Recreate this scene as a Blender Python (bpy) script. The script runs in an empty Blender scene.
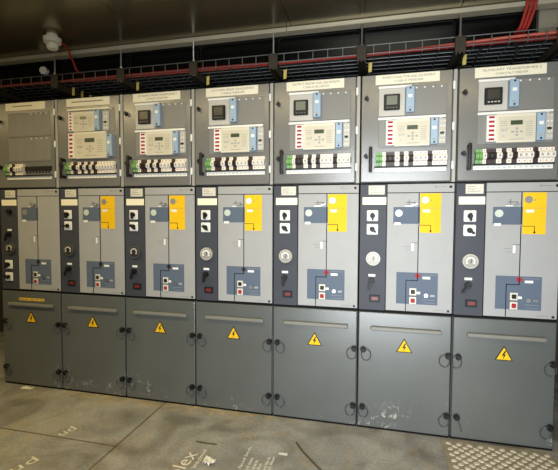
import bpy, bmesh, math, random
from mathutils import Matrix, Vector
random.seed(7)
S = bpy.context.scene
C = S.collection
PI = math.pi

# ------------------------------------------------------------------ camera
cam_d = bpy.data.cameras.new('camera')
cam = bpy.data.objects.new('camera', cam_d); C.objects.link(cam)
cam_d.sensor_width = 36.0; cam_d.sensor_fit = 'HORIZONTAL'
cam_d.lens = 400.0 / 558.0 * 36.0
cam_d.clip_start = 0.02
_yaw, _pitch, _roll = 0.23788, -0.04672, 0.00431
F = Vector((-math.sin(_yaw)*math.cos(_pitch), math.cos(_yaw)*math.cos(_pitch), math.sin(_pitch)))
R0 = Vector((math.cos(_yaw), math.sin(_yaw), 0)); U0 = R0.cross(F)
R = R0*math.cos(_roll) + U0*math.sin(_roll); U = U0*math.cos(_roll) - R0*math.sin(_roll)
m = Matrix((( R.x, U.x, -F.x, 2.59218), (R.y, U.y, -F.y, -2.30101), (R.z, U.z, -F.z, 1.21098), (0,0,0,1)))
cam.matrix_world = m
S.camera = cam

# ------------------------------------------------------------------ world and exposure
w = bpy.data.worlds.new('sky'); S.world = w; w.use_nodes = True
bg = w.node_tree.nodes['Background']
bg.inputs[0].default_value = (0.80, 0.90, 1.0, 1); bg.inputs[1].default_value = 0.8
S.view_settings.view_transform = 'Standard'; S.view_settings.look = 'None'
S.view_settings.gamma = 1.0; S.view_settings.use_curve_mapping = False
S.view_settings.exposure = 0.0

def area(name, loc, size, power, col, rot):
    l = bpy.data.lights.new(name, 'AREA'); l.shape = 'RECTANGLE'
    l.size, l.size_y = size; l.energy = power; l.color = col
    o = bpy.data.objects.new(name, l); C.objects.link(o); o.location = loc; o.rotation_euler = rot
    return o
# daylight entering through the open doorway behind the photographer
dl = area('daylight_at_doorway', (2.70, -2.56, .95), (1.25, 1.85), 34, (0.92, 0.97, 1.0), (PI/2, 0, 0)); dl.data.spread = math.radians(98)
LAMP_POWER = (7, 18, 12, 9)

# ------------------------------------------------------------------ materials
def lin(c):
    return tuple(((v/255)/12.92 if v/255 <= .04045 else ((v/255+.055)/1.055)**2.4) for v in c) + (1,)
MATS = {}
def mat(name, rgb, rough=.5, metal=0.0, noise=0.06, scale=8.0, bump=0.0, bscale=120.0, emit=0.0, coat=0.0, spec=.5):
    if name in MATS: return MATS[name]
    M = bpy.data.materials.new(name); M.use_nodes = True
    nt = M.node_tree; b = nt.nodes['Principled BSDF']
    base = lin(rgb)
    b.inputs['Roughness'].default_value = rough; b.inputs['Metallic'].default_value = metal
    b.inputs['Coat Weight'].default_value = coat; b.inputs['Specular IOR Level'].default_value = spec
    tc = nt.nodes.new('ShaderNodeTexCoord')
    n = nt.nodes.new('ShaderNodeTexNoise'); n.inputs['Scale'].default_value = scale; n.inputs['Detail'].default_value = 4
    nt.links.new(tc.outputs['Object'], n.inputs['Vector'])
    r = nt.nodes.new('ShaderNodeMapRange')
    r.inputs['From Min'].default_value = .3; r.inputs['From Max'].default_value = .7
    r.inputs['To Min'].default_value = 1-noise; r.inputs['To Max'].default_value = 1+noise
    nt.links.new(n.outputs['Fac'], r.inputs['Value'])
    mx = nt.nodes.new('ShaderNodeMix'); mx.data_type = 'RGBA'; mx.blend_type = 'MULTIPLY'
    mx.inputs['Factor'].default_value = 1
    mx.inputs[6].default_value = base
    nt.links.new(r.outputs['Result'], mx.inputs[7])
    nt.links.new(mx.outputs[2], b.inputs['Base Color'])
    if bump:
        n2 = nt.nodes.new('ShaderNodeTexNoise'); n2.inputs['Scale'].default_value = bscale; n2.inputs['Detail'].default_value = 3
        nt.links.new(tc.outputs['Object'], n2.inputs['Vector'])
        bp = nt.nodes.new('ShaderNodeBump'); bp.inputs['Strength'].default_value = bump; bp.inputs['Distance'].default_value = .002
        nt.links.new(n2.outputs['Fac'], bp.inputs['Height']); nt.links.new(bp.outputs['Normal'], b.inputs['Normal'])
    if emit:
        b.inputs['Emission Color'].default_value = base; b.inputs['Emission Strength'].default_value = emit
    MATS[name] = M
    return M

paint = mat('grey_powder_paint', (110, 110, 109), .26, 0, .05, 3, .06, 260, spec=.8)
paint_low = mat('grey_powder_paint_shaded', (86, 90, 89), .30, 0, .07, 4, .06, 260, spec=1.0)  # same paint as the upper doors, dimmer light put into a darker colour
paint_body = mat('carcass_paint', (104, 105, 104), .5)
def add_scuffs(M):
    nt = M.node_tree; b = nt.nodes['Principled BSDF']; L = nt.links
    src = b.inputs['Base Color'].links[0].from_socket
    geo = nt.nodes.new('ShaderNodeNewGeometry')
    def nz(s, d, a, c):
        n = nt.nodes.new('ShaderNodeTexNoise'); n.inputs['Scale'].default_value = s; n.inputs['Detail'].default_value = d; n.inputs['Distortion'].default_value = 1.0
        L.new(geo.outputs['Position'], n.inputs['Vector'])
        q = nt.nodes.new('ShaderNodeMapRange'); q.inputs[1].default_value = a; q.inputs[2].default_value = c
        L.new(n.outputs['Fac'], q.inputs[0]); return q.outputs[0]
    sep = nt.nodes.new('ShaderNodeSeparateXYZ'); L.new(geo.outputs['Position'], sep.inputs[0])
    q = nt.nodes.new('ShaderNodeMapRange'); q.inputs[1].default_value = .22; q.inputs[2].default_value = .08; L.new(sep.outputs['Z'], q.inputs[0])
    def mul(a, c):
        k = nt.nodes.new('ShaderNodeMath'); k.operation = 'MULTIPLY'; L.new(a, k.inputs[0]); L.new(c, k.inputs[1]); return k.outputs[0]
    f = mul(mul(nz(3.1, 2, .54, .66), nz(38, 5, .56, .68)), q.outputs[0])
    mx = nt.nodes.new('ShaderNodeMix'); mx.data_type = 'RGBA'; L.new(f, mx.inputs['Factor']); L.new(src, mx.inputs[6])
    mx.inputs[7].default_value = lin((176, 174, 164)); L.new(mx.outputs[2], b.inputs['Base Color'])
add_scuffs(paint_low)
post_m = mat('light_grey_post', (158, 156, 150), .4)
recess = mat('blanking_grey', (122, 122, 120), .4, 0, .04)
dark = mat('slate_column', (62, 65, 74), .55, 0, .05, spec=.3)
lightp = mat('light_grey_panel', (158, 159, 160), .5, 0, .03, spec=.3)
blue = mat('slate_blue_print', (88, 100, 118), .6, 0, .04, spec=.25)
yellow = mat('yellow_print', (230, 184, 20), .6, 0, .04, spec=.25)
black = mat('black_plastic', (20, 20, 22), .5, spec=.35)
blackline = mat('black_line', (24, 24, 28), .7, spec=.2)
white = mat('white_plastic', (228, 228, 224), .4, 0, .03)
cream = mat('cream_label', (240, 234, 208), .55, 0, .03)
plate_m = mat('name_plate_cream', (232, 226, 204), .45, 0, .03)
paper = mat('grey_paper', (205, 202, 190), .6, 0, .12, 60)
relay_m = mat('relay_cream', (212, 206, 190), .45, 0, .03)
relay_face = mat('relay_face', (198, 192, 174), .5, 0, .03)
lcd = mat('lcd_green', (66, 78, 58), .25)
lcd_light = mat('lcd_pale', (104, 112, 100), .35)
metergrey = mat('meter_plate', (182, 180, 174), .4)
bluebox = mat('test_block_blue', (146, 170, 192), .45, 0, .04)
green = mat('terminal_green', (98, 152, 80), .45)
brk_w = mat('breaker_white', (226, 220, 210), .45, 0, .03)
brk_d = mat('breaker_dark', (46, 34, 34), .45)
red = mat('red_plastic', (160, 34, 42), .6, spec=.3)
screw_r = mat('screw_rose', (172, 110, 104), .5)
redtxt = mat('red_display', (112, 34, 32), .4)
mark = mat('lettering_ink', (132, 126, 112), .6)
ringm = mat('ring_wire', (84, 86, 86), .4, .3)
inkgrey = mat('grey_ink', (128, 128, 128), .6)
steel = mat('zinc_steel', (170, 172, 172), .35, .85)
wire_m = mat('galvanised_wire', (106, 108, 108), .45, .6)
bracket_m = mat('brown_bracket', (50, 44, 34), .6, .2)
redcable = mat('red_cable', (146, 38, 30), .55, spec=.3)
redcable2 = mat('pale_red_cable', (178, 86, 70), .5)
blackcable = mat('black_cable', (16, 16, 18), .7, spec=.25)
board_m = mat('black_board', (9, 10, 9), .22, spec=.2)
gasket = mat('black_gasket', (8, 8, 8), .7, spec=.2)
tagm = mat('yellow_tag', (198, 178, 96), .5)
railm = mat('rail_grey', (122, 121, 115), .4)
glassg = mat('gauge_glass', (170, 172, 172), .2)
dial = mat('gauge_dial', (176, 172, 162), .4)
dial_face = mat('gauge_face', (150, 146, 140), .35)
dial_d = mat('gauge_dark', (86, 84, 80), .3)
pale_green = mat('pale_indicator', (190, 200, 188), .4)
ivory = mat('detector_ivory', (214, 208, 186), .4)
darkwall = mat('brown_wall', (92, 86, 74), .6, 0, .05, 3)
wallm = mat('cream_wall', (176, 170, 150), .5, 0, .05, 3)
ceil_m = mat('ceiling_sheet', (126, 118, 94), .24, .8, .06, 1.5)
trim_m = mat('ceiling_trim', (178, 172, 150), .4, .3)
sawdust = mat('sawdust', (204, 184, 142), .9, 0, .2, 90)
paper_w = mat('white_paper', (226, 222, 212), .7, 0, .1, 50)
woodm = mat('dark_strip', (74, 66, 54), .7)
plate_d = mat('checker_plate_base', (158, 149, 130), .55, .2, .18, 14)
loz_m = mat('checker_plate_pads', (226, 218, 200), .45, .2, .12, 20)
floortxt = mat('floor_print', (226, 222, 208), .8, 0, .25, 60)

def floor_material():
    M = bpy.data.materials.new('film_faced_ply'); M.use_nodes = True
    nt = M.node_tree; b = nt.nodes['Principled BSDF']; L = nt.links
    geo = nt.nodes.new('ShaderNodeNewGeometry')
    def noise(s, d=6, dist=0.0):
        n = nt.nodes.new('ShaderNodeTexNoise'); n.inputs['Scale'].default_value = s; n.inputs['Detail'].default_value = d
        n.inputs['Distortion'].default_value = dist
        L.new(geo.outputs['Position'], n.inputs['Vector']); return n
    def ramp(n, p0, c0, p1, c1):
        r = nt.nodes.new('ShaderNodeValToRGB'); r.color_ramp.elements[0].position = p0; r.color_ramp.elements[0].color = c0
        r.color_ramp.elements[1].position = p1; r.color_ramp.elements[1].color = c1
        L.new(n.outputs['Fac'], r.inputs['Fac']); return r
    base = ramp(noise(3.2, 8, .6), .3, lin((136, 137, 136)), .72, lin((178, 178, 175)))
    dust = ramp(noise(7.0, 8, 1.2), .52, (0,0,0,1), .74, (.55,.55,.55,1))
    mx = nt.nodes.new('ShaderNodeMix'); mx.data_type = 'RGBA'
    L.new(dust.outputs['Color'], mx.inputs['Factor']); L.new(base.outputs['Color'], mx.inputs[6])
    mx.inputs[7].default_value = lin((178, 160, 124))
    fine = ramp(noise(70, 4), .3, (.82,.82,.82,1), .7, (1.12,1.12,1.12,1))
    m2 = nt.nodes.new('ShaderNodeMix'); m2.data_type = 'RGBA'; m2.blend_type = 'MULTIPLY'; m2.inputs['Factor'].default_value = 1
    L.new(mx.outputs[2], m2.inputs[6]); L.new(fine.outputs['Color'], m2.inputs[7])
    L.new(m2.outputs[2], b.inputs['Base Color'])
    # sawdust trodden in along the cabinet feet
    sep = nt.nodes.new('ShaderNodeSeparateXYZ'); L.new(geo.outputs['Position'], sep.inputs[0])
    def mr(sock, a, b_, c, d):
        q = nt.nodes.new('ShaderNodeMapRange'); q.inputs[1].default_value = a; q.inputs[2].default_value = b_; q.inputs[3].default_value = c; q.inputs[4].default_value = d
        L.new(sock, q.inputs[0]); return q.outputs[0]
    def mul(a, b_):
        q = nt.nodes.new('ShaderNodeMath'); q.operation = 'MULTIPLY'; L.new(a, q.inputs[0]); L.new(b_, q.inputs[1]); return q.outputs[0]
    near = mul(mr(sep.outputs['Y'], -.12, -.01, 0, 1), mul(mr(sep.outputs['X'], .4, .8, 0, 1), mr(sep.outputs['X'], 2.3, 1.8, 0, 1)))
    sm = mul(near, mr(noise(9, 6, 1.5).outputs['Fac'], .42, .6, 0, .9))
    m3 = nt.nodes.new('ShaderNodeMix'); m3.data_type = 'RGBA'; L.new(sm, m3.inputs['Factor'])
    L.new(m2.outputs[2], m3.inputs[6]); m3.inputs[7].default_value = lin((206, 188, 146))
    dk = ramp(noise(2.6, 9, 1.4), .36, (.60,.58,.54,1), .58, (1,1,1,1))
    m4 = nt.nodes.new('ShaderNodeMix'); m4.data_type = 'RGBA'; m4.blend_type = 'MULTIPLY'; m4.inputs['Factor'].default_value = 1
    L.new(m3.outputs[2], m4.inputs[6]); L.new(dk.outputs['Color'], m4.inputs[7])
    L.new(m4.outputs[2], b.inputs['Base Color'])
    b.inputs['Roughness'].default_value = .62
    bp = nt.nodes.new('ShaderNodeBump'); bp.inputs['Strength'].default_value = .25; bp.inputs['Distance'].default_value = .004
    L.new(noise(25, 6).outputs['Fac'], bp.inputs['Height']); L.new(bp.outputs['Normal'], b.inputs['Normal'])
    return M
floor_m = floor_material()

# ------------------------------------------------------------------ mesh helpers
class MB:
    def __init__(s): s.bm = bmesh.new()
    def box(s, x0, x1, y0, y1, z0, z1, bev=0.0, seg=1):
        r = bmesh.ops.create_cube(s.bm, size=1)
        vs = r['verts']
        for v in vs:
            v.co = Vector(((x0+x1)/2+v.co.x*(x1-x0), (y0+y1)/2+v.co.y*(y1-y0), (z0+z1)/2+v.co.z*(z1-z0)))
        if bev:
            es = list({e for v in vs for e in v.link_edges})
            bmesh.ops.bevel(s.bm, geom=es, offset=bev, segments=seg, affect='EDGES', profile=.5)
        return s
    def cyl(s, x, z, r, y0, y1, n=16, r2=None):
        """cylinder along Y from y0 (front) to y1"""
        mtx = Matrix.Translation((x, (y0+y1)/2, z)) @ Matrix.Rotation(PI/2, 4, 'X')
        # cone r1 at -Z -> after rotation about X by +90: -Z -> +Y
        bmesh.ops.create_cone(s.bm, cap_ends=True, segments=n, radius1=r, radius2=r if r2 is None else r2, depth=abs(y1-y0), matrix=mtx)
        return s
    def cylz(s, x, y, r, z0, z1, n=16, r2=None):
        bmesh.ops.create_cone(s.bm, cap_ends=True, segments=n, radius1=r, radius2=r if r2 is None else r2, depth=z1-z0, matrix=Matrix.Translation((x, y, (z0+z1)/2)))
        return s
    def tube(s, pts, r, n=6, closed=False):
        pts = [Vector(p) for p in pts]; N = len(pts); rings = []
        up = Vector((0, 0, 1))
        for i, p in enumerate(pts):
            if closed: t = pts[(i+1) % N]-pts[i-1]
            else: t = pts[min(i+1, N-1)]-pts[max(i-1, 0)]
            t.normalize()
            a = t.cross(up)
            if a.length < .05: a = t.cross(Vector((0, 1, 0)))
            a.normalize(); b = t.cross(a)
            rings.append([s.bm.verts.new(p+a*r*math.cos(2*PI*k/n)+b*r*math.sin(2*PI*k/n)) for k in range(n)])
        for i in range(N if closed else N-1):
            A, B = rings[i], rings[(i+1) % N]
            for k in range(n):
                s.bm.faces.new((A[k], A[(k+1) % n], B[(k+1) % n], B[k]))
        if not closed:
            s.bm.faces.new(rings[0][::-1]); s.bm.faces.new(rings[-1])
        return s
    def prism(s, pts, y0, y1):
        """polygon in XZ extruded along Y"""
        a = [s.bm.verts.new((x, y0, z)) for x, z in pts]; b = [s.bm.verts.new((x, y1, z)) for x, z in pts]
        s.bm.faces.new(a); s.bm.faces.new(b[::-1]); n = len(pts)
        for i in range(n): s.bm.faces.new((a[i], b[i], b[(i+1) % n], a[(i+1) % n]))
        return s
    def prismx(s, pts, x0, x1):
        """polygon in YZ extruded along X"""
        a = [s.bm.verts.new((x0, y, z)) for y, z in pts]; b = [s.bm.verts.new((x1, y, z)) for y, z in pts]
        s.bm.faces.new(a); s.bm.faces.new(b[::-1]); n = len(pts)
        for i in range(n): s.bm.faces.new((a[i], b[i], b[(i+1) % n], a[(i+1) % n]))
        return s
    def mesh(s, name, material, smooth=False):
        bmesh.ops.recalc_face_normals(s.bm, faces=s.bm.faces)
        me = bpy.data.meshes.new(name); s.bm.to_mesh(me); s.bm.free()
        me.materials.append(material)
        if smooth:
            for p in me.polygons: p.use_smooth = True
            try: me.set_sharp_from_angle(angle=math.radians(40))
            except Exception: pass
        return me

def link(name, me, parent=None, loc=(0, 0, 0), rz=0):
    o = bpy.data.objects.new(name, me); C.objects.link(o)
    o.location = loc; o.rotation_euler = (0, 0, rz)
    if parent: o.parent = parent
    return o
def empty(name, loc=(0, 0, 0)):
    o = bpy.data.objects.new(name, None); C.objects.link(o); o.location = loc; o.empty_display_size = .1
    return o
def tag(o, label, cat, group=None):
    o['label'] = label; o['category'] = cat
    if group: o['group'] = group
    return o
def struct(o): o['kind'] = 'structure'; return o

CACHE = {}
def part(name, key, fn, material, parent, loc=(0, 0, 0), smooth=False):
    """a part whose mesh is shared between all parts with the same key"""
    k = (name, key, material.name)
    if k not in CACHE:
        b = MB(); fn(b); CACHE[k] = b.mesh(name, material, smooth)
    return link(name, CACHE[k], parent, loc)
def text_mesh(txt, size, material, wall=True, align='CENTER', depth=.0006, fit=None):
    k = ('text', txt, size, material.name, wall, align, fit)
    if k in CACHE: return CACHE[k]
    cu = bpy.data.curves.new('lettering', 'FONT'); cu.body = txt; cu.size = size; cu.align_x = align; cu.align_y = 'CENTER'
    cu.resolution_u = 2; cu.extrude = depth/2
    o = bpy.data.objects.new('lettering', cu); C.objects.link(o)
    bpy.context.view_layer.update()
    me = bpy.data.meshes.new_from_object(o.evaluated_get(bpy.context.evaluated_depsgraph_get()))
    bpy.data.objects.remove(o); bpy.data.curves.remove(cu)
    wdt = max(v.co.x for v in me.vertices)-min(v.co.x for v in me.vertices)
    sx = fit/wdt if fit else 1
    for v in me.vertices:
        x, y, z = v.co
        v.co = (x*sx, -z, y) if wall else (x*sx, y, z)
    me.materials.clear(); me.materials.append(material); me.name = 'lettering'
    CACHE[k] = me
    return me

# ------------------------------------------------------------------ the room
X0, X1, Y0, Y1, ZC = -1.7, 4.3, -2.5, 1.0, 2.287
SEAM = .006
fl = struct(link('floor', MB().box(X0-.1, X1+.1, Y0-.1, Y1+.1, -.06, -.003).mesh('floor', mat('floor_underlay', (112, 104, 88), .9, 0, .3, 12))))
xs = [X0-.1, 1.28, 3.78, X1+.1]
for i, (a, b) in enumerate(zip(xs, xs[1:])):
    ys = [(Y0-.1, -1.76), (-1.76, -.51), (-.51, Y1+.1)] if i == 0 else [(Y0-.1, -1.2), (-1.2, Y1+.1)]
    for c, d in ys:
        link('floor_sheet', MB().box(a+SEAM, b-SEAM, c+SEAM, d-SEAM, -.003, 0, .0012).mesh('floor_sheet', floor_m), fl)

ce = struct(link('ceiling', MB().box(X0-.1, X1+.1, Y0-.1, Y1+.1, ZC+.012, ZC+.06).mesh('ceiling', mat('ceiling_back', (60, 58, 50), .7))))
xs = [X0-.1, -.54, .35, 1.23, 2.11, 3.0, 3.9, X1+.1]
for a, b in zip(xs, xs[1:]):
    link('ceiling_panel', MB().box(a+.0015, b-.0015, Y0-.1, Y1+.1, ZC, ZC+.012).mesh('ceiling_panel', ceil_m), ce)

struct(link('wall_back', MB().box(X0-.1, X1+.1, Y1, Y1+.08, 0, ZC).mesh('wall_back', mat('back_wall', (58, 54, 46), .6, 0, .05, 3))))
struct(link('wall_left', MB().box(X0-.1, X0, Y0, Y1, 0, ZC).mesh('wall_left', darkwall)))
struct(link('wall_right', MB().box(X1, X1+.1, Y0, Y1, 0, ZC).mesh('wall_right', darkwall)))
# the wall behind the photographer with an open doorway
DX0, DX1, DZ = 1.90, 3.30, 2.12
struct(link('wall_front', MB().box(X0-.1, DX0, Y0-.08, Y0, 0, ZC).box(DX1, X1+.1, Y0-.08, Y0, 0, ZC).box(DX0, DX1, Y0-.08, Y0, DZ, ZC).mesh('wall_front', darkwall)))
struct(link('trim_1', MB().box(DX0-.05, DX0, Y0-.02, Y0+.015, 0, DZ+.05).box(DX1, DX1+.05, Y0-.02, Y0+.015, 0, DZ+.05).box(DX0, DX1, Y0-.02, Y0+.015, DZ, DZ+.05).mesh('trim_1', trim_m)))
# light profile along the ceiling edge, in lengths
tr = struct(link('trim_2', MB().box(X0, X1, -.012, .012, ZC-.02, ZC).mesh('trim_2', trim_m)))
for a, b in ((X0, 0.02), (.022, 2.079), (2.081, X1)):
    link('trim_length', MB().box(a, b, -.034, .03, 2.262, ZC-.001, .003).mesh('trim_length', trim_m), tr)
struct(link('trim_3', MB().box(3.39, X1, .06, .10, 2.15, ZC, .003).mesh('trim_3', mat('end_trim', (128, 122, 104), .5))))

# ------------------------------------------------------------------ ceiling lamps
def ceiling_light(x, y, power, label):
    t = tag(empty('ceiling_light', (x, y, ZC)), label, 'light', 'strip lights on the ceiling')
    part('housing', 'h', lambda b: b.box(-.62, .62, -.07, .07, -.03, 0, .006), white, t)
    part('diffuser', 'd', lambda b: b.box(-.60, .60, -.055, .055, -.06, -.03, .012, 2), mat('lamp_diffuser', (255, 226, 170), .5, 0, 0, 1, emit=2), t)
    a = area('lamp_light', (0, 0, -.065), (1.15, .1), power, (1.0, .78, .35), (0, 0, 0)); a.parent = t
for i, l in enumerate(('past the end cabinet', 'facing the two-relay cabinet', 'facing the middle cabinet', 'nearest the checker plate')):
    ceiling_light(-1.05+1.3*i, -1.16, LAMP_POWER[i], 'warm white strip light on the ceiling '+l)

# ------------------------------------------------------------------ switchgear cabinets
def box(x0, x1, y0, y1, z0, z1, bev=0.0, seg=1):
    return lambda b: b.box(x0, x1, y0, y1, z0, z1, bev, seg)
def pbox(name, mt, par, x0, x1, z0, z1, yf, yb=-.01, bev=0.0, seg=1):
    """box part given by its measured front rectangle, front depth and back depth"""
    return part(name, (x0, x1, z0, z1, yf, yb, bev), box(x0, x1, yf, yb, z0, z1, bev, seg), mt, par)

def breaker(par, x, wd, mt, z0=1.487, z1=1.562):
    prof = [(-.012, z0), (-.032, z0), (-.032, z0+.020), (-.046, z0+.024), (-.050, z0+.030), (-.050, z1-.028), (-.046, z1-.022), (-.032, z1-.018), (-.032, z1), (-.012, z1)]
    o = part('circuit_breaker', (wd,), lambda b: b.prismx(prof, 0.0006, wd-.0006), mt, par, (x, 0, 0))
    if mt is brk_w:
        part('screw', (wd,), lambda b: b.cyl(wd/2, z0+.010, .0036, -.0335, -.031, 8), screw_r, o)
        part('screw', (wd, 'top'), lambda b: b.cyl(wd/2, z1-.009, .0036, -.0335, -.031, 8), screw_r, o)
        part('toggle', (wd,), lambda b: b.box(wd*.32, wd*.68, -.057, -.049, (z0+z1)/2-.006, (z0+z1)/2+.006, .0015), lightp, o)
    elif mt is brk_d:
        part('toggle', (wd,), lambda b: b.box(wd*.3, wd*.7, -.060, -.049, (z0+z1)/2-.008, (z0+z1)/2+.008, .002), black, o)
    else:
        part('screw', (wd,), lambda b: b.cyl(wd/2, z0+.010, .004, -.0335, -.031, 8), lightp, o)
        part('screw', (wd, 'top'), lambda b: b.cyl(wd/2, z1-.009, .004, -.0335, -.031, 8), lightp, o)
    return o

def relay(par, x0, x1, z0, z1, yf=-.036, leds=True):
    w, h = x1-x0, z1-z0
    o = part('protection_relay', (x0, x1, z0, z1), box(x0, x1, yf, -.008, z0, z1, .004, 2), relay_m, par)
    f = yf-.0015
    pbox('faceplate', relay_face, o, x0+.010, x1-.006, z0+.010, z1-.016, f, yf+.001)
    pbox('screen', lcd, o, x0+w*.36, x0+w*.66, z0+h*.60, z0+h*.75, f-.0012, f)
    cx, cz = x0+w*.52, z0+h*.36
    for dx, dz in ((-.020, 0), (.020, 0), (0, .016), (0, -.016), (0, 0)):
        part('button', (dx, dz, cx, cz, f), lambda b, dx=dx, dz=dz: b.box(cx+dx-.006, cx+dx+.006, f-.003, f, cz+dz-.0045, cz+dz+.0045, .0012), lightp, o)
    for j in range(2):
        pbox('button', metergrey, o, x0+w*(.12+.10*j), x0+w*(.19+.10*j), z0+h*.42, z0+h*.50, f-.003, f)
    pbox('button', metergrey, o, x0+w*.14, x0+w*.22, z0+h*.20, z0+h*.26, f-.003, f)
    pbox('socket', inkgrey, o, x0+w*.12, x0+w*.27, z0+h*.40, z0+h*.41, f-.001, f)
    for j in range(7):
        zz = z0+h*(.68-.075*j)
        pbox('indicator_caption', inkgrey, o, x0+w*.74, x0+w*.90, zz, zz+.0018, f-.0006, f)
    for j in range(3):
        zz = z0+h*(.72-.07*j)
        pbox('indicator_caption', inkgrey, o, x0+w*.10, x0+w*.28, zz, zz+.0018, f-.0006, f)
    pbox('caption', inkgrey, o, x0+w*.36, x0+w*.70, z0+h*.10, z0+h*.115, f-.0006, f)
    return o
def red_flags(par, x0, x1, z0, z1, n=6, yf=-.034):
    o = pbox('flag_strip', white, par, x0, x1, z0, z1, yf, -.01, .002)
    p = (z1-z0)/n
    for j in range(n):
        zz = z0+p*(j+.5)
        pbox('red_flag', red, o, x0+.010, x1-.008, zz-p*.24, zz+p*.24, yf-.002, yf)
def test_block(par, x0, x1, z0, z1, yf=-.040):
    o = pbox('test_block', bluebox, par, x0, x1, z0, z1, yf, -.01, .003)
    xm = (x0+x1)/2; h = z1-z0
    pbox('paper_label', white, o, xm-.010, xm+.010, z0+h*.56, z0+h*.68, yf-.001, yf)
    for zs in (z1-.010, z0+.010):
        part('screw', (xm, zs), lambda b: b.cyl(xm, zs, .005, yf-.003, yf, 10), black, o)
    pbox('paper_label', lightp, o, xm-.010, xm+.008, z0+h*.15, z0+h*.22, yf-.001, yf)
def terminal_block(par, x0, x1, z0, z1):
    o = pbox('terminal_cover', metergrey, par, x0, x1, z0, z1, -.022, -.01, .003)
    xm = (x0+x1)/2
    for j in range(5):
        zz = z0+(z1-z0)*(.12+.19*j)
        for xx in (xm-.006, xm+.009):
            part('terminal_screw', (xx, zz), lambda b: b.cyl(xx, zz, .0045, -.026, -.0215, 8), white if j % 2 else relay_m, o)
    pbox('terminal_plug', black, o, xm-.010, xm+.008, z0+(z1-z0)*.38, z0+(z1-z0)*.45, -.030, -.0215)
    pbox('terminal_plug', paper, o, xm-.012, xm+.006, z0+(z1-z0)*.24, z0+(z1-z0)*.33, -.032, -.0215, .002)

def rotary_switch(par, x0, x1, z0, z1, ang, yf=-.008, key=False):
    o = pbox('rotary_switch', white, par, x0, x1, z0, z1, yf-.008, yf, .005, 2)
    xm, zm = (x0+x1)/2, (z0+z1)/2
    part('switch_knob', (xm, zm, ang), lambda b: (b.cyl(xm, zm, .014, yf-.016, yf-.007, 18), handle_bar(b, xm, zm, ang, yf)), black, o, smooth=True)
    return o
def handle_bar(b, xm, zm, ang, yf):
    c, s = math.cos(ang), math.sin(ang); L, T = .026, .0065
    pts = [(-.016, -T), (L*.9, -T*.8), (L, 0), (L*.9, T*.8), (-.016, T)]
    b.prism([(xm+c*p-s*q, zm+s*p+c*q) for p, q in pts], yf-.034, yf-.015)

def gauge(par, x, z, light):
    o = part('pressure_gauge', (x, z), lambda b: b.cyl(x, z, .039, -.024, -.007, 32, .039), dial if light else dial_d, par, smooth=True)
    part('dial', (x, z), lambda b: b.cyl(x, z, .033, -.0255, -.0238, 32), dial_face if light else mat('gauge_face_dark', (52, 50, 46), .25), o)
    def arc(b):
        pts = [(x+.020*math.cos(a), -.0265, z+.020*math.sin(a)) for a in [PI*(-.22+1.44*i/16) for i in range(17)]]
        b.tube(pts, .0055, 5)
    part('dial_arc', (x, z), arc, white if light else metergrey, o)
    part('needle', (x, z), lambda b: b.prism([(x-.002, z-.010), (x+.002, z-.010), (x+.009, z+.022), (x+.007, z+.023)], -.028, -.0262), black, o)
    return o
def key_switch(par, x, z, tilt):
    o = part('key_switch', (x, z), lambda b: b.cyl(x, z, .017, -.026, -.007, 18, .017).cyl(x, z, .012, -.030, -.026, 18), black, par, smooth=True)
    dx = math.sin(tilt); dz = -math.cos(tilt)
    def k(b):
        p = [(x-.010, z-.002), (x+.010, z+.002), (x+dx*.045+.005, z+dz*.045), (x+dx*.052-.003, z+dz*.050), (x+dx*.042-.010, z+dz*.040)]
        b.prism(p, -.038, -.030)
    part('key', (x, z, tilt), k, black, o)
def latch(par, x, z, lean, strap=False):
    o = part('latch', (x, z), lambda b: b.cyl(x, z, .0165, -.028, -.011, 20, .0165).cyl(x, z, .013, -.034, -.028, 20, .011), black, par, smooth=True)
    if strap:
        part('strap', (x, z, lean), lambda b: b.tube([(x, -.030, z), (x+.012, -.034, z-.028), (x+.022, -.030, z-.060), (x+.026, -.022, z-.075)], .003, 6), dial_d, o, smooth=True)
        return o
    r = .032
    def ring(b):
        cx, cz = x+lean*.018, z-.030
        b.tube([(cx+r*.82*math.cos(a), -.022-.006*math.sin(a), cz+r*1.05*math.sin(a)) for a in [2*PI*i/24 for i in range(24)]], .0026, 6, True)
    part('wire_ring', (x, z, lean), ring, ringm, o, smooth=True)
    return o
def warning_triangle(par, x, z0, h, hw):
    def tri(s, y0, y1):
        cz = z0+h/3
        pts = []
        for px, pz in ((x-hw, z0), (x+hw, z0), (x, z0+h)):
            pts.append((x+(px-x)*s, cz+(pz-cz)*s))
        return lambda b: b.prism(pts, y0, y1)
    o = part('warning_sign', (x, z0), tri(1, -.0145, -.011), black, par)
    part('yellow_field', (x, z0), tri(.83, -.0155, -.0143), yellow, o)
    c = z0+h*.36
    bolt = [(x+.004, c+.024), (x-.011, c-.003), (x-.001, c-.001), (x-.005, c-.022), (x+.010, c+.006), (x+.001, c+.004), (x+.010, c+.022)]
    part('bolt_symbol', (x, z0), lambda b: b.prism(bolt, -.0165, -.0153), black, o)
def hline(par, x0, x1, z, th=.0032, y=-.0072, mt=blackline, name='mimic_line'):
    return pbox(name, mt, par, x0, x1, z-th/2, z+th/2, y, -.003)
def vline(par, x, z0, z1, th=.0036, y=-.0072, mt=blackline, name='mimic_line'):
    return pbox(name, mt, par, x-th/2, x+th/2, z0, z1, y, -.003)

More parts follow.
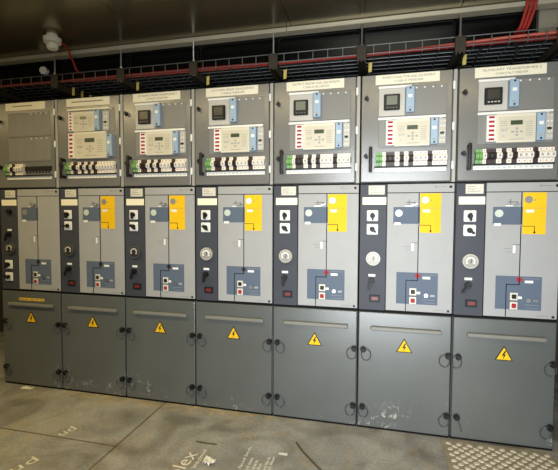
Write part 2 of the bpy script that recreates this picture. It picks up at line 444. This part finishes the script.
NAMES = ['', '', 'OUTGOING FEEDER TRANSFORMER 1', 'OUTGOING FEEDER FOR EQUIPMENT', 'OUTPUT FEEDER AND EQUIPMENT', 'INTERCONNECTOR AND EQUIPMENT', 'AUXILIARY TRANSFORMER 2']
SECOND = ['', '', 'CABLE FEEDER', 'CABLE FEEDER', 'CABLE BUSBAR', 'CABLE FEEDER', 'CABLE RLY FEEDER']
LABELS = [
 'grey switchgear cabinet with blank instrument panels and no yellow block, at the dark end',
 'grey switchgear cabinet with two cream relays stacked in its top door',
 'grey switchgear cabinet with a square meter, next to the cabinet holding two relays',
 'grey switchgear cabinet with a square meter, second past the cabinet holding two relays',
 'grey switchgear cabinet with a square meter, midway between two-relay cabinet and checker plate cabinet',
 'grey switchgear cabinet with a square meter, next to the cabinet behind the checker plate',
 'grey switchgear cabinet standing behind the checker plate, its name plate reading TRANSFORMER 2',
]
def cabinet(k):
    t = tag(empty('switchgear_cabinet', (.5*k, 0, 0)), LABELS[k], 'cabinet', 'row of switchgear cabinets')
    part('carcass', 0, lambda b: b.box(.003, .497, .012, .85, .0, 1.988, .003), paint_body, t)
    part('plinth', 0, lambda b: b.box(.003, .497, .002, .012, .0, .012), black, t)
    # ---- upper instrument compartment
    part('door_post', 0, lambda b: b.box(.478, .497, -.006, .012, 1.398, 1.988, .002), post_m, t)
    d = part('instrument_door', 0, lambda b: b.box(.005, .473, -.011, .012, 1.402, 1.986, .004, 2), paint, t)
    part('gasket', 0, lambda b: b.box(.003, .497, -.002, .012, 1.392, 1.3985), gasket, t)
    for z in (1.904, 1.691, 1.487):
        part('hinge', z, lambda b: b.box(.474, .487, -.017, -.006, z-.022, z+.022, .003), white, t)
    np_ = pbox('name_plate', plate_m, t, .078, .408, 1.930, 1.982, -.014, -.010, .001)
    if NAMES[k]:
        link('lettering', text_mesh(NAMES[k], .017, mark, fit=.27), np_, (.25, -.0145, 1.965))
        link('lettering', text_mesh(SECOND[k], .014, mark, fit=.15), np_, (.25, -.0145, 1.945))
    else:
        pbox('lettering', mark, np_, .14 if k == 0 else .12, .30 if k == 0 else .36, 1.955, 1.962, -.0146, -.0138)
    part('label_strip', 0, lambda b: b.box(.080, .450, -.016, -.010, 1.457, 1.480, .0015), white, t)
    for j in range(14):
        pbox('strip_caption', inkgrey, t, .094+j*.0255, .106+j*.0255, 1.466, 1.4685, -.0166, -.0158)
    part('rail_and_shade', 0, lambda b: b.box(.078, .452, -.030, -.010, 1.479, 1.4865).box(.09, .452, -.016, -.010, 1.515, 1.545), black, t)  # lower bar draws the shade under the breakers as solid black; upper is rail
    up = pbox('blanking_panel', recess, t, .097, .445, 1.756, 1.912, -.0135, -.010, .0015)
    lo = pbox('blanking_panel', recess, t, .097, .447, 1.588, 1.740, -.0135, -.010, .0015)
    for par, zz in ((up, 1.902), (lo, 1.7345)):
        for j in range(4): part('rivet', (zz, j), lambda b: b.cyl(.292+.042*j, zz, .0046, -.0165, -.0132, 8), white, par)
    if k == 0:
        for zz in (1.753, 1.908, 1.585):
            pbox('seam_strip', recess, t, .10, .442, zz-.003, zz+.003, -.0155, -.010)
        for r in range(2):
            for j in range(9):
                part('rail_slot', (r, j), lambda b: b.box(.215+j*.026, .229+j*.026, -.0135, -.0105, 1.500+r*.030, 1.512+r*.030), black, t)
        for j in range(4):
            vline(up, .16+.075*j, 1.76, 1.905, .0016, -.0142, inkgrey, 'groove'); vline(lo, .16+.075*j, 1.592, 1.735, .0016, -.0142, inkgrey, 'groove')
    elif k == 1:
        pbox('cover_strip', cream, t, .090, .410, 1.902, 1.912, -.020)
        red_flags(t, .108, .142, 1.765, 1.888)
        relay(t, .142, .305, 1.760, 1.888)
        test_block(t, .306, .345, 1.764, 1.898)
        terminal_block(t, .358, .405, 1.764, 1.888)
        red_flags(t, .104, .146, 1.588, 1.752)
        relay(t, .146, .392, 1.584, 1.757)
        test_block(t, .394, .436, 1.594, 1.735)
    else:
        pbox('cover_strip', white, t, .095, .266, 1.906, 1.918, -.022)
        pm = pbox('power_meter', metergrey, t, .097, .234, 1.758, 1.906, -.018, -.01, .002)
        bz = pbox('bezel', black, pm, .124, .207, 1.788, 1.872, -.034, -.018, .003)
        pbox('screen', lcd_light if k in (4, 5) else mat('meter_glass', (44, 47, 46), .3), pm, .138, .193, 1.815, 1.862, -.0352, -.034)
        for j in range(4):
            pbox('button', metergrey if k == 6 else dial_d, pm, .138+.0155*j, .147+.0155*j, 1.796, 1.802, -.0365, -.034)
        test_block(t, .237, .281, 1.770, 1.906)
        pbox('cover_strip', white, t, .095, .440, 1.738, 1.750, -.024)
        red_flags(t, .136, .180, 1.598, 1.732)
        relay(t, .180, .362, 1.590, 1.736)
        test_block(t, .364, .402, 1.596, 1.734)
        terminal_block(t, .405, .444, 1.600, 1.734)
        part('door_handle', 0, lambda b: b.box(.048, .066, -.055, -.043, 1.455, 1.592, .005, 2).box(.050, .064, -.045, -.010, 1.458, 1.478, .003).box(.050, .064, -.045, -.010, 1.569, 1.589, .003), black, t, smooth=True)
    if k == 1:
        part('door_handle', 0, lambda b: b.box(.048, .066, -.055, -.043, 1.455, 1.592, .005, 2).box(.050, .064, -.045, -.010, 1.458, 1.478, .003).box(.050, .064, -.045, -.010, 1.569, 1.589, .003), black, t, smooth=True)
    # breakers
    seq = [(green, .017), (green, .017), (brk_w, .018), (brk_d, .023), (brk_d, .023), (brk_w, .026), (brk_d, .022), (brk_w, .024), (brk_d, .024),
           (brk_w, .0243), (brk_w, .0243), (brk_w, .0243), (brk_d, .023), (brk_w, .0243), (brk_w, .0243), (brk_w, .0243)]
    if k == 0: seq = [(green, .017), (green, .017), (brk_w, .02), (brk_d, .028), (brk_w, .022), (brk_w, .022), (brk_w, .022)]
    elif k == 1: seq = [(green, .017), (green, .017), (brk_w, .018), (brk_d, .036), (brk_w, .026), (brk_d, .024), (brk_w, .024), (brk_d, .024), (brk_w, .022), (brk_d, .028)]+[(brk_w, .0215)]*6
    elif k in (2, 3): seq = [(green, .017), (green, .017), (brk_w, .022), (brk_d, .044), (brk_w, .026), (brk_d, .022), (brk_w, .024), (brk_d, .024), (brk_w, .0243), (brk_w, .0243), (brk_w, .0243), (brk_d, .026), (brk_w, .0243), (brk_w, .0243), (brk_w, .0243)]
    x = .086
    for mt, wd in seq:
        breaker(t, x, wd, mt); x += wd
    for z in (1.861, 1.546):
        part('door_lock', z, lambda b: (b.cyl(.031, z, .011, -.024, -.010, 14), b.prism([(.023, z+.002), (.036, z+.012), (.044, z-.010), (.035, z-.018)], -.034, -.023)), black, t)
    # ---- middle tier: control column and operating panel
    c = part('control_column', 0, lambda b: b.box(.004, .147, -.007, .012, .686, 1.390, .002), dark, t)
    pbox('paper_label', paper, c, .049, .136, 1.334, 1.384, -.0082, -.0065)
    for j in range(3): pbox('caption', inkgrey, c, .058, .120-.012*j, 1.346+.012*j, 1.3485+.012*j, -.0088, -.008)
    pbox('cream_label', cream, c, .017, .145, 1.278, 1.319, -.0082, -.0065)
    if k == 0:
        part('selector_knob', 0, lambda b: b.cyl(.09, 1.236, .016, -.03, -.006, 16, .016), black, t, smooth=True)
        pbox('small_label', white, t, .062, .098, 1.100, 1.113, -.0085, -.0065); key_switch(t, .078, 1.078, -.2)
        gauge(t, .092, .978, False)
        rotary_switch(t, .040, .104, .832, .894, -1.9); rotary_switch(t, .040, .104, .745, .807, 2.7)
    else:
        rotary_switch(t, .042, .103, 1.186, 1.247, -PI/2+.05); rotary_switch(t, .042, .103, 1.111, 1.171, -.7 if k != 1 else PI)
        gauge(t, .079, .978, k >= 3)
        pbox('small_label', white, t, .055, .092, .876, .889, -.0085, -.0065); key_switch(t, .072, .849, (.0, -.35, -.2, -.1, -.05, -.25, -.6)[k])
        dp = pbox('digital_display', black, t, .061, .118, .733, .772, -.014, -.006, .002)
        pbox('digits', redtxt, dp, .074, .108, .744, .762, -.0148, -.0138)
    part('header_strip', 0, lambda b: b.box(.151, .495, -.006, .012, 1.344, 1.390, .0015), lightp, t)
    part('operating_panel', 0, lambda b: b.box(.151, .495, -.006, .012, .690, 1.3405, .0015), lightp, t)
    part('panel_backing', 0, lambda b: b.box(.149, .497, -.001, .012, .684, 1.392), gasket, t)
    pbox('logo', inkgrey, t, .408, .456, 1.371, 1.3735, -.0066, -.005); pbox('logo', mark, t, .398, .405, 1.368, 1.377, -.0068, -.005)
    part('screw', 'a', lambda b: b.cyl(.476, 1.372, .0075, -.010, -.005, 12), black, t)
    part('screw', 'b', lambda b: b.cyl(.477, .702, .0065, -.010, -.005, 12), black, t)
    pbox('caption', inkgrey, t, .400, .455, .702, .7043, -.0066, -.005)
    b1 = pbox('blue_field', blue, t, .184, .324, 1.173, 1.265, -.0066, -.005)
    part('indicator', ('b', k in (0, 1)), lambda b: b.cyl(.213, 1.231, .020, -.009, -.006, 24), pale_green if k > 0 else inkgrey, b1)
    pbox('small_label', white, b1, .190, .223, 1.166, 1.180, -.0076, -.006)
    ls = pbox('lever_slot', inkgrey, t, .240, .302, 1.275, 1.279, -.0072, -.005)
    pbox('small_label', white, ls, .243, .285, 1.268, 1.274, -.0078, -.005); hline(ls, .252, .300, 1.290, .0025); vline(ls, .266, 1.279, 1.305, .002); vline(ls, .296, 1.274, 1.292, .002)
    part('lever', 0, lambda b: b.prism([(.276, 1.268), (.308, 1.279), (.310, 1.285), (.276, 1.275)], -.016, -.006), steel, ls)
    if k > 0:
        yf = pbox('yellow_field', yellow, t, .324, .430, 1.125, 1.338, -.0068, -.005)
        part('indicator', ('y', k == 6), lambda b: b.cyl(.349, 1.302, .018, -.0095, -.006, 24), inkgrey if k in (1, 2, 6) else white, yf)
        pbox('small_label', white, yf, .338, .374, 1.236, 1.250, -.0078, -.006)
        hline(yf, .340, .420, 1.258, .0014, -.0074, inkgrey, 'caption')
        pbox('caption', inkgrey, yf, .378, .382, 1.294, 1.306, -.0074, -.006)
        hline(yf, .317, .380, 1.166, .0030, -.0076); vline(yf, .379, 1.134, 1.166, .0030, -.0076)
        part('arrow_mark', 0, lambda b: b.prism([(.372, 1.138), (.386, 1.138), (.379, 1.126)], -.0076, -.006), blackline, yf)
    vline(t, .317, .898, 1.340, .0042, -.0080)
    part('mimic_node', 0, lambda b: b.cyl(.317, 1.170, .006, -.0086, -.006, 12), inkgrey, t)
    pbox('position_window', white, t, .283, .295, 1.026, 1.066, -.0075, -.005); hline(t, .284, .314, 1.069, .0022)
    for zz, xa in ((1.047, .240), (1.030, .252)): pbox('caption', inkgrey, t, xa, .276, zz, zz+.0025, -.0066, -.005)
    b2 = pbox('blue_field', blue, t, .206, .422, .731, .906, -.0066, -.005)
    part('position_disc', 0, lambda b: b.cyl(.317, .889, .013, -.0090, -.006, 20), red if k > 3 else brk_d, b2)
    vline(t, .317, .864, .898, .0042, -.0096)
    hline(t, .256, .319, .862, .0040, -.0082); vline(t, .257, .692, .864, .0040, -.0082)
    pbox('small_label', white, b2, .343, .382, .872, .885, -.0076, -.006)
    for zz, mt in ((.783, black), (.735, red)):
        f = pbox('push_button', relay_m, t, .276, .312, zz-.003, zz+.036, -.010, -.006, .001)
        part('button_cap', zz, lambda b: b.box(.283, .305, -.016, -.010, zz+.005, zz+.028, .003), mt, f)
    pbox('small_label', white, b2, .314, .332, .788, .801, -.0076, -.006)
    part('key_lock', 0, lambda b: b.cyl(.362, .782, .011, -.012, -.006, 18), steel, b2, smooth=True)
    pbox('small_label', lightp if k < 6 else steel, b2, .384, .408, .776, .787, -.0078, -.006)
    hline(b2, .345, .410, .758, .0012, -.0072, lightp, 'caption'); hline(b2, .340, .415, .895, .0012, -.0072, lightp, 'caption'); hline(b2, .352, .410, .742, .0012, -.0072, lightp, 'caption')
    # ---- lower cable door
    part('cable_door', 0, lambda b: b.box(.0055, .4945, -.0115, .012, .014, .674, .004, 2), paint_low, t)
    part('plinth_strip', 0, lambda b: b.box(.003, .497, -.004, .004, .002, .012), gasket, t)
    part('gasket', 'l', lambda b: b.box(.003, .497, .004, .012, .674, .686), gasket, t)
    part('bracing_rail', 0, lambda b: b.box(.072, .446, -.034, -.011, .575, .597, .006, 2), railm, t)
    warning_triangle(t, .254, .460, .078, .043)
    latch(t, .032, .461, (1, .6, .8, .7, .9, .9, -.5)[k]); latch(t, .481, .461, (-.8, -.9, -.6, -.7, -.8, -1, -.6)[k])
    latch(t, .031, .130, (.8, .7, .8, .9, 1, .3, 1)[k], k == 6); latch(t, .478, .130, (-.9, -.8, -.7, -.8, -.9, -.6, -1)[k])
    if k == 0:
        ys = pbox('yellow_label', yellow, t, .154, .364, .613, .631, -.0135, -.011)
        for a, b_ in ((.160, .198), (.204, .228), (.246, .285), (.292, .320), (.328, .358)):
            pbox('lettering', mark, ys, a, b_, .6185, .6255, -.0142, -.0133)
    return t
for k in range(7): cabinet(k)

# ------------------------------------------------------------------ cable tray over the cabinets
TX0, TX1 = -1.2, 4.15; TZ = 2.097; TR = 2.147; TYF, TYB = -.016, .36
tray = tag(empty('wire_basket_tray', (0, 0, TZ)), 'long galvanised wire basket cable tray hung above the cabinets', 'cable tray')
def lw(y, z): link('longitudinal_wire', MB().tube([(TX0, y, z-TZ), (TX1, y, z-TZ)], .0028, 6).mesh('longitudinal_wire', wire_m), tray)
for y, z in ((TYF, TR), (TYF, TZ+.004), (.05, TZ), (.105, TZ), (.16, TZ), (.22, TZ), (.29, TZ), (TYB, TZ+.004), (TYB, TR)): lw(y, z)
cw = MB().tube([(0, TYF, TR-TZ), (0, TYF, 0), (0, TYB, 0), (0, TYB, TR-TZ)], .0024, 6).mesh('cross_wire', wire_m)
n = int((TX1-TX0)/.0838)
for i in range(n+1): link('cross_wire', cw, tray, (2.314-.0838*41+.0838*(i), 0, -.0035))

def hanger(X, label, ntag):
    t = tag(empty('tray_hanger', (X, 0, 2.262)), label, 'hanger', 'threaded rod hangers of the cable tray')
    z = lambda v: v-2.262
    part('threaded_rod', 0, lambda b: b.cylz(0, -.022, .005, z(2.06), 0, 8), steel, t, smooth=True)
    part('nut', 0, lambda b: b.cylz(0, -.022, .010, z(2.144), z(2.153), 6), steel, t)
    part('bracket_plate', 0, lambda b: b.box(-.027, .027, -.034, -.026, z(2.062), z(2.142), .003).box(-.027, .027, -.034, -.012, z(2.138), z(2.144)), bracket_m, t)
    part('bracket_arm', 0, lambda b: b.box(-.022, .022, -.030, .44, z(2.078), z(2.090), .002).box(-.022, -.016, -.030, .44, z(2.050), z(2.080)).box(.016, .022, -.030, .44, z(2.050), z(2.080)), bracket_m, t)
    part('rear_rod', 0, lambda b: b.cylz(0, .40, .005, z(2.06), 0.0245, 8), steel, t)
    for j in range(ntag):
        part('cable_tag', j, lambda b: b.prism([(.035, z(2.092)), (.055, z(2.094)), (.052, z(2.040)), (.034, z(2.038))], .09+.085*j, .093+.085*j), tagm, t)
HL = ['second hanger rod of the cable tray, beside the first red cable drop', 'tray hanger rod above the gap between two-relay cabinet and its metered neighbour',
      'tray hanger rod above the first pair of metered cabinets', 'tray hanger rod above the middle cabinet, on the two-relay side',
      'tray hanger rod above the middle cabinet, on the checker plate side', 'tray hanger rod beside the cabinet whose plate reads TRANSFORMER 2']
for k, l in zip(range(1, 7), HL): hanger(.5*k+.002, l, 3 if k == 1 else 1)
hanger(.0, 'tray hanger rod above the end cabinet with blank instrument panels', 0)
hanger(3.47, 'last tray hanger, its dark bracket beyond the cabinet with the TRANSFORMER 2 plate', 0)

# glossy black boards behind the rods
BL = ['glossy black board hung above the blank end cabinet', 'glossy black board hung above the two-relay cabinet', 'glossy black board hung above the metered cabinet next to the two-relay one',
      'glossy black board hung above the second metered cabinet', 'glossy black board hung above the middle cabinet', 'glossy black board hung above the cabinet next to the checker plate',
      'last glossy black board with rounded corner, beside the red cable drop']
def board(x0, x1, label):
    t = tag(empty('black_board', (x0, .07, 2.13)), label, 'board', 'black boards above the cable tray')
    w_, h_ = x1-x0, ZC-.012-2.13
    r = .03
    def rr(i):
        pts = []
        for cx, cz, a0 in ((w_-r, h_-r, 0), (r, h_-r, PI/2), (r, r, PI), (w_-r, r, 1.5*PI)):
            for j in range(5):
                a = a0+PI/2*j/4
                pts.append((cx+(r-i)*math.cos(a), cz+(r-i)*math.sin(a)))
        return pts
    part('sheet', (w_,), lambda b: b.prism(rr(.002), -.006, .016), board_m, t)
    part('edge_gasket', (w_,), lambda b: b.tube([(x, -.004, z) for x, z in rr(.004)], .006, 6, True), gasket, t)
bx = [.5*k for k in range(0, 7)]
board(-.56, -.006, 'glossy black board hung past the end of the cabinet row')
for k in range(6): board(.5*k+.006, .5*k+.494, BL[k])
board(3.006, 3.372, BL[6])

# ------------------------------------------------------------------ cables
def cable(name, pts, r, mt, label, cat='cable', group=None):
    # Catmull-Rom smoothing
    P = [Vector(p) for p in pts]; out = []
    for i in range(len(P)-1):
        a, b, c, d = P[max(i-1, 0)], P[i], P[i+1], P[min(i+2, len(P)-1)]
        for j in range(6):
            u = j/6
            out.append(.5*((2*b)+(c-a)*u+(2*a-5*b+4*c-d)*u*u+(3*b-a-3*c+d)*u**3))
    out.append(P[-1])
    o0 = out[0].copy()
    me = MB().tube([p-o0 for p in out], r, 8).mesh(name, mt, True)
    return tag(link(name, me, None, o0), label, cat, group)
def wob(y, z, r, a=.006):
    return [(x, y+random.uniform(-a, a), z+r+random.uniform(0, a*.7)) for x in [TX0+.05+i*(TX1-TX0-.1)/16 for i in range(17)]]
cable('red_cable', wob(.008, TZ+.0005, .009), .009, redcable, 'thick red cable lying along the front of the wire tray', 'cable', 'cables in the tray')
cable('red_cable', [(.60, .034, 2.112), (1.0, .036, 2.112), (1.4, .034, 2.112), (1.8, .036, 2.112), (2.2, .034, 2.112), (2.6, .032, 2.114), (3.0, .026, 2.128), (3.3, .014, 2.135), (3.7, .010, 2.135), (4.1, .010, 2.135)], .008, redcable2, 'thinner pale red cable beside the thick red one in the tray', 'cable', 'cables in the tray')
for i, (y, r) in enumerate(((.075, .013), (.135, .011), (.19, .014), (.255, .012), (.32, .012))):
    cable('black_cable', wob(y, TZ+.001, r, .004), r, blackcable, ('black cable nearest the red ones in the wire tray', 'second black cable behind the red ones in the wire tray', 'middle black cable in the wire tray', 'fourth black cable behind the red ones in the wire tray', 'rearmost black cable in the wire tray')[i], 'cable', 'cables in the tray')
cable('red_cable', [(.728, -.222, 2.250), (.724, -.18, 2.252), (.701, -.13, 2.243), (.684, -.085, 2.222), (.671, -.045, 2.196), (.664, -.014, 2.165), (.670, .02, 2.155)], .0065, redcable, 'thin red cable drooping from the smoke detector to the tray', 'cable', 'red cable drops')
for i, dx in enumerate((0, .019, .038)):
    cable('red_cable', [(3.300+dx, -.058, ZC-.001), (3.297+dx, -.054, 2.25), (3.285+dx*.9, -.045, 2.19), (3.276+dx*.9, -.026, 2.158), (3.27+dx, .02, 2.156)], .0075, redcable, ('orange red cable dropping from ceiling beside the black board corner, outer of three', 'orange red cable dropping from ceiling beside the black board corner, middle of three', 'orange red cable dropping from ceiling beside the black board corner, inner of three')[i], 'cable', 'red cable drops')
cable('black_cable', [(3.19, .06, 2.128), (3.13, .02, 2.10), (3.11, -.004, 2.088), (3.09, -.012, 2.055), (3.085, .03, 2.03), (3.09, .14, 2.02)], .006, blackcable, 'black cable looping down from tray over the TRANSFORMER 2 plate, longer loop', 'cable', 'black cable loops')
cable('black_cable', [(3.20, .06, 2.128), (3.24, .01, 2.11), (3.265, -.012, 2.085), (3.268, -.014, 2.05), (3.265, .03, 2.02), (3.265, .14, 2.02)], .006, blackcable, 'black cable looping down from tray beneath the red drops', 'cable', 'black cable loops')

# ------------------------------------------------------------------ smoke detector
def detector(loc, s, label, nm='smoke_detector'):
    t = tag(empty(nm, loc), label, 'detector'); t.scale = (.76, .76, 1.12)
    part('base', s, lambda b: b.cylz(0, 0, .040*s, -.020*s, 0, 28), ivory, t, smooth=True)
    part('collar', s, lambda b: b.cylz(0, 0, .062*s, -.045*s, -.020*s, 28, .066*s), ivory, t, smooth=True)
    part('sensing_chamber', s, lambda b: b.cylz(0, 0, .034*s, -.078*s, -.052*s, 24, .044*s).cylz(0, 0, .030*s, -.052*s, -.045*s, 24), ivory, t, smooth=True)
    for j in range(8):
        a = 2*PI*j/8
        part('rib', (s, j), lambda b: b.tube([(.043*s*math.cos(a), .043*s*math.sin(a), -.045*s), (.037*s*math.cos(a), .037*s*math.sin(a), -.075*s)], .003*s, 5), ivory, t)
    return t
detector((.70, -.253, ZC), 1.0, 'ivory smoke detector mounted on the shiny ceiling')
t = tag(empty('white_fitting', (.355, .062, 2.205)), 'small white sounder fixed to the black board above the end cabinet', 'fitting')  # small white body for a pale blob of unknown kind
part('body', 0, lambda b: b.cyl(0, 0, .022, -.03, 0, 20, .026), white, t, smooth=True)
part('cap', 0, lambda b: b.cyl(0, 0, .016, -.040, -.03, 20, .021), ivory, t, smooth=True)

# ------------------------------------------------------------------ floor things
cp = tag(empty('checker_plate', (2.95, -.03, 0)), 'worn checker plate sheet on the floor before the TRANSFORMER 2 cabinet', 'floor plate')
PW, PD = .53, 1.3
def cplate(b):
    r = .07
    pts = [(0, 0), (PW-r, 0)]
    pts += [(PW-r+r*math.sin(a), -r+r*math.cos(a)) for a in (PI/8, PI/4, 3*PI/8, PI/2)] + [(PW, -PD), (0, -PD)]
    a = [b.bm.verts.new((x, y, .0005)) for x, y in pts]; c = [b.bm.verts.new((x, y, .006)) for x, y in pts]
    b.bm.faces.new(a[::-1]); b.bm.faces.new(c)
    for i in range(len(pts)): b.bm.faces.new((a[i], a[(i+1) % len(pts)], c[(i+1) % len(pts)], c[i]))
part('sheet', 0, cplate, plate_d, cp)
def pads(b):
    s = .036
    for i in range(-60, 60):
        for j in range(-60, 60):
            x, y = (i+j)*s*.72+.01, (i-j)*s*.72-.01
            if not (.012 < x < PW-.012 and -PD+.02 < y < -.012): continue
            if x > PW-.07 and y > -.07 and math.hypot(x-(PW-.07), y+.07) > .06: continue
            ang = (PI/4 if i % 2 else -PI/4)
            c, sn = math.cos(ang), math.sin(ang); L, W = .0170, .0120
            q = [(-L, 0), (-L*.5, -W), (L*.5, -W), (L, 0), (L*.5, W), (-L*.5, W)]
            lo = [b.bm.verts.new((x+c*u-sn*v, y+sn*u+c*v, .006)) for u, v in q]
            hi = [b.bm.verts.new((x+(c*u-sn*v)*.7, y+(sn*u+c*v)*.7, .0085)) for u, v in q]
            b.bm.faces.new(hi)
            for e in range(6): b.bm.faces.new((lo[e], lo[(e+1) % 6], hi[(e+1) % 6], hi[e]))
pd = part('raised_pads', 0, pads, loz_m, cp); pd['kind'] = 'stuff'

def floor_text(txt, size, x, y, rot=PI/2, fit=None):
    me = text_mesh(txt, size, floortxt, wall=False, align='LEFT', fit=fit)
    o = link('floor_lettering', me, fl, (x, y, .0006), rot); return o
floor_text('plex', .105, 1.685, -.66, 1.50, .19)
floor_text('birch plywood', .032, 1.755, -.58, 1.60, .15)
for i, (x, y, L) in enumerate(((1.972, -.60, .25), (2.008, -.60, .165), (2.038, -.60, .15), (2.062, -.60, .13), (2.090, -.60, .19), (2.112, -.60, .20))):
    floor_text('film faced birch' if i % 2 == 0 else 'plywood sheet', .024, x, y, 1.58, L)
floor_text('ud', .085, .905, -.497, 1.25, .09)
floor_text('ud', .085, .925, -.82, 1.25, .12)

cable('floor_strip', [(2.196, -.252, .004), (2.24, -.32, .004), (2.30, -.392, .004), (2.36, -.46, .004), (2.50, -.60, .004)], .004, woodm, 'thin dark strip lying on the plywood floor', 'strip')
cable('floor_splinter', [(1.672, -.372, .003), (1.72, -.375, .004), (1.79, -.372, .003)], .003, woodm, 'short dark splinter on the floor beside the printed letters', 'splinter')
def scrap(name, loc, sz, mt, label, cat):
    b = MB(); bmesh.ops.create_grid(b.bm, x_segments=5, y_segments=5, size=.5)
    rs = random.Random(hash(label) % 1000 if False else len(label))
    for v in b.bm.verts: v.co = Vector((v.co.x*sz[0], v.co.y*sz[1], .0006+rs.random()*sz[2]))
    me = b.mesh(name, mt); o = link(name, me, None, loc)
    so = o.modifiers.new('thickness', 'SOLIDIFY'); so.thickness = .001; so.offset = 1
    return tag(o, label, cat)
scrap('paper_scrap', (.235, -.045, 0), (.085, .035, .006), paper_w, 'small white paper scrap at the foot of the end cabinet', 'paper')
scrap('paper_scrap', (1.815, -.525, 0), (.055, .05, .022), paper_w, 'crumpled white paper scrap beside the printed floor letters', 'paper')
scrap('sticker', (2.149, -.365, 0), (.045, .018, .001), paper_w, 'tiny pale sticker on the floor past the rows of print', 'sticker')

# sawdust swept against the cabinet feet
def flakes(b):
    rs = random.Random(3)
    for i in range(900):
        x = rs.uniform(.55, 2.0); y = -.016-abs(rs.gauss(0, .018+.02*(math.sin(x*9)*.5+.5)))
        if rs.random() < .15: x = rs.uniform(1.86, 1.98); y = -rs.uniform(.02, .30)
        s = rs.uniform(.002, .006); a = rs.uniform(0, PI)
        z = .0008+rs.random()*.002
        vs = [b.bm.verts.new((x+s*math.cos(a+q), y+s*.6*math.sin(a+q), z+(.001 if q > 3 else 0))) for q in (0, 1.7, 3.2, 4.8)]
        b.bm.faces.new(vs)
sd = MB(); flakes(sd)
o = tag(link('sawdust', sd.mesh('sawdust', sawdust)), 'pale sawdust scattered along the foot of the cabinets', 'sawdust'); o['kind'] = 'stuff'
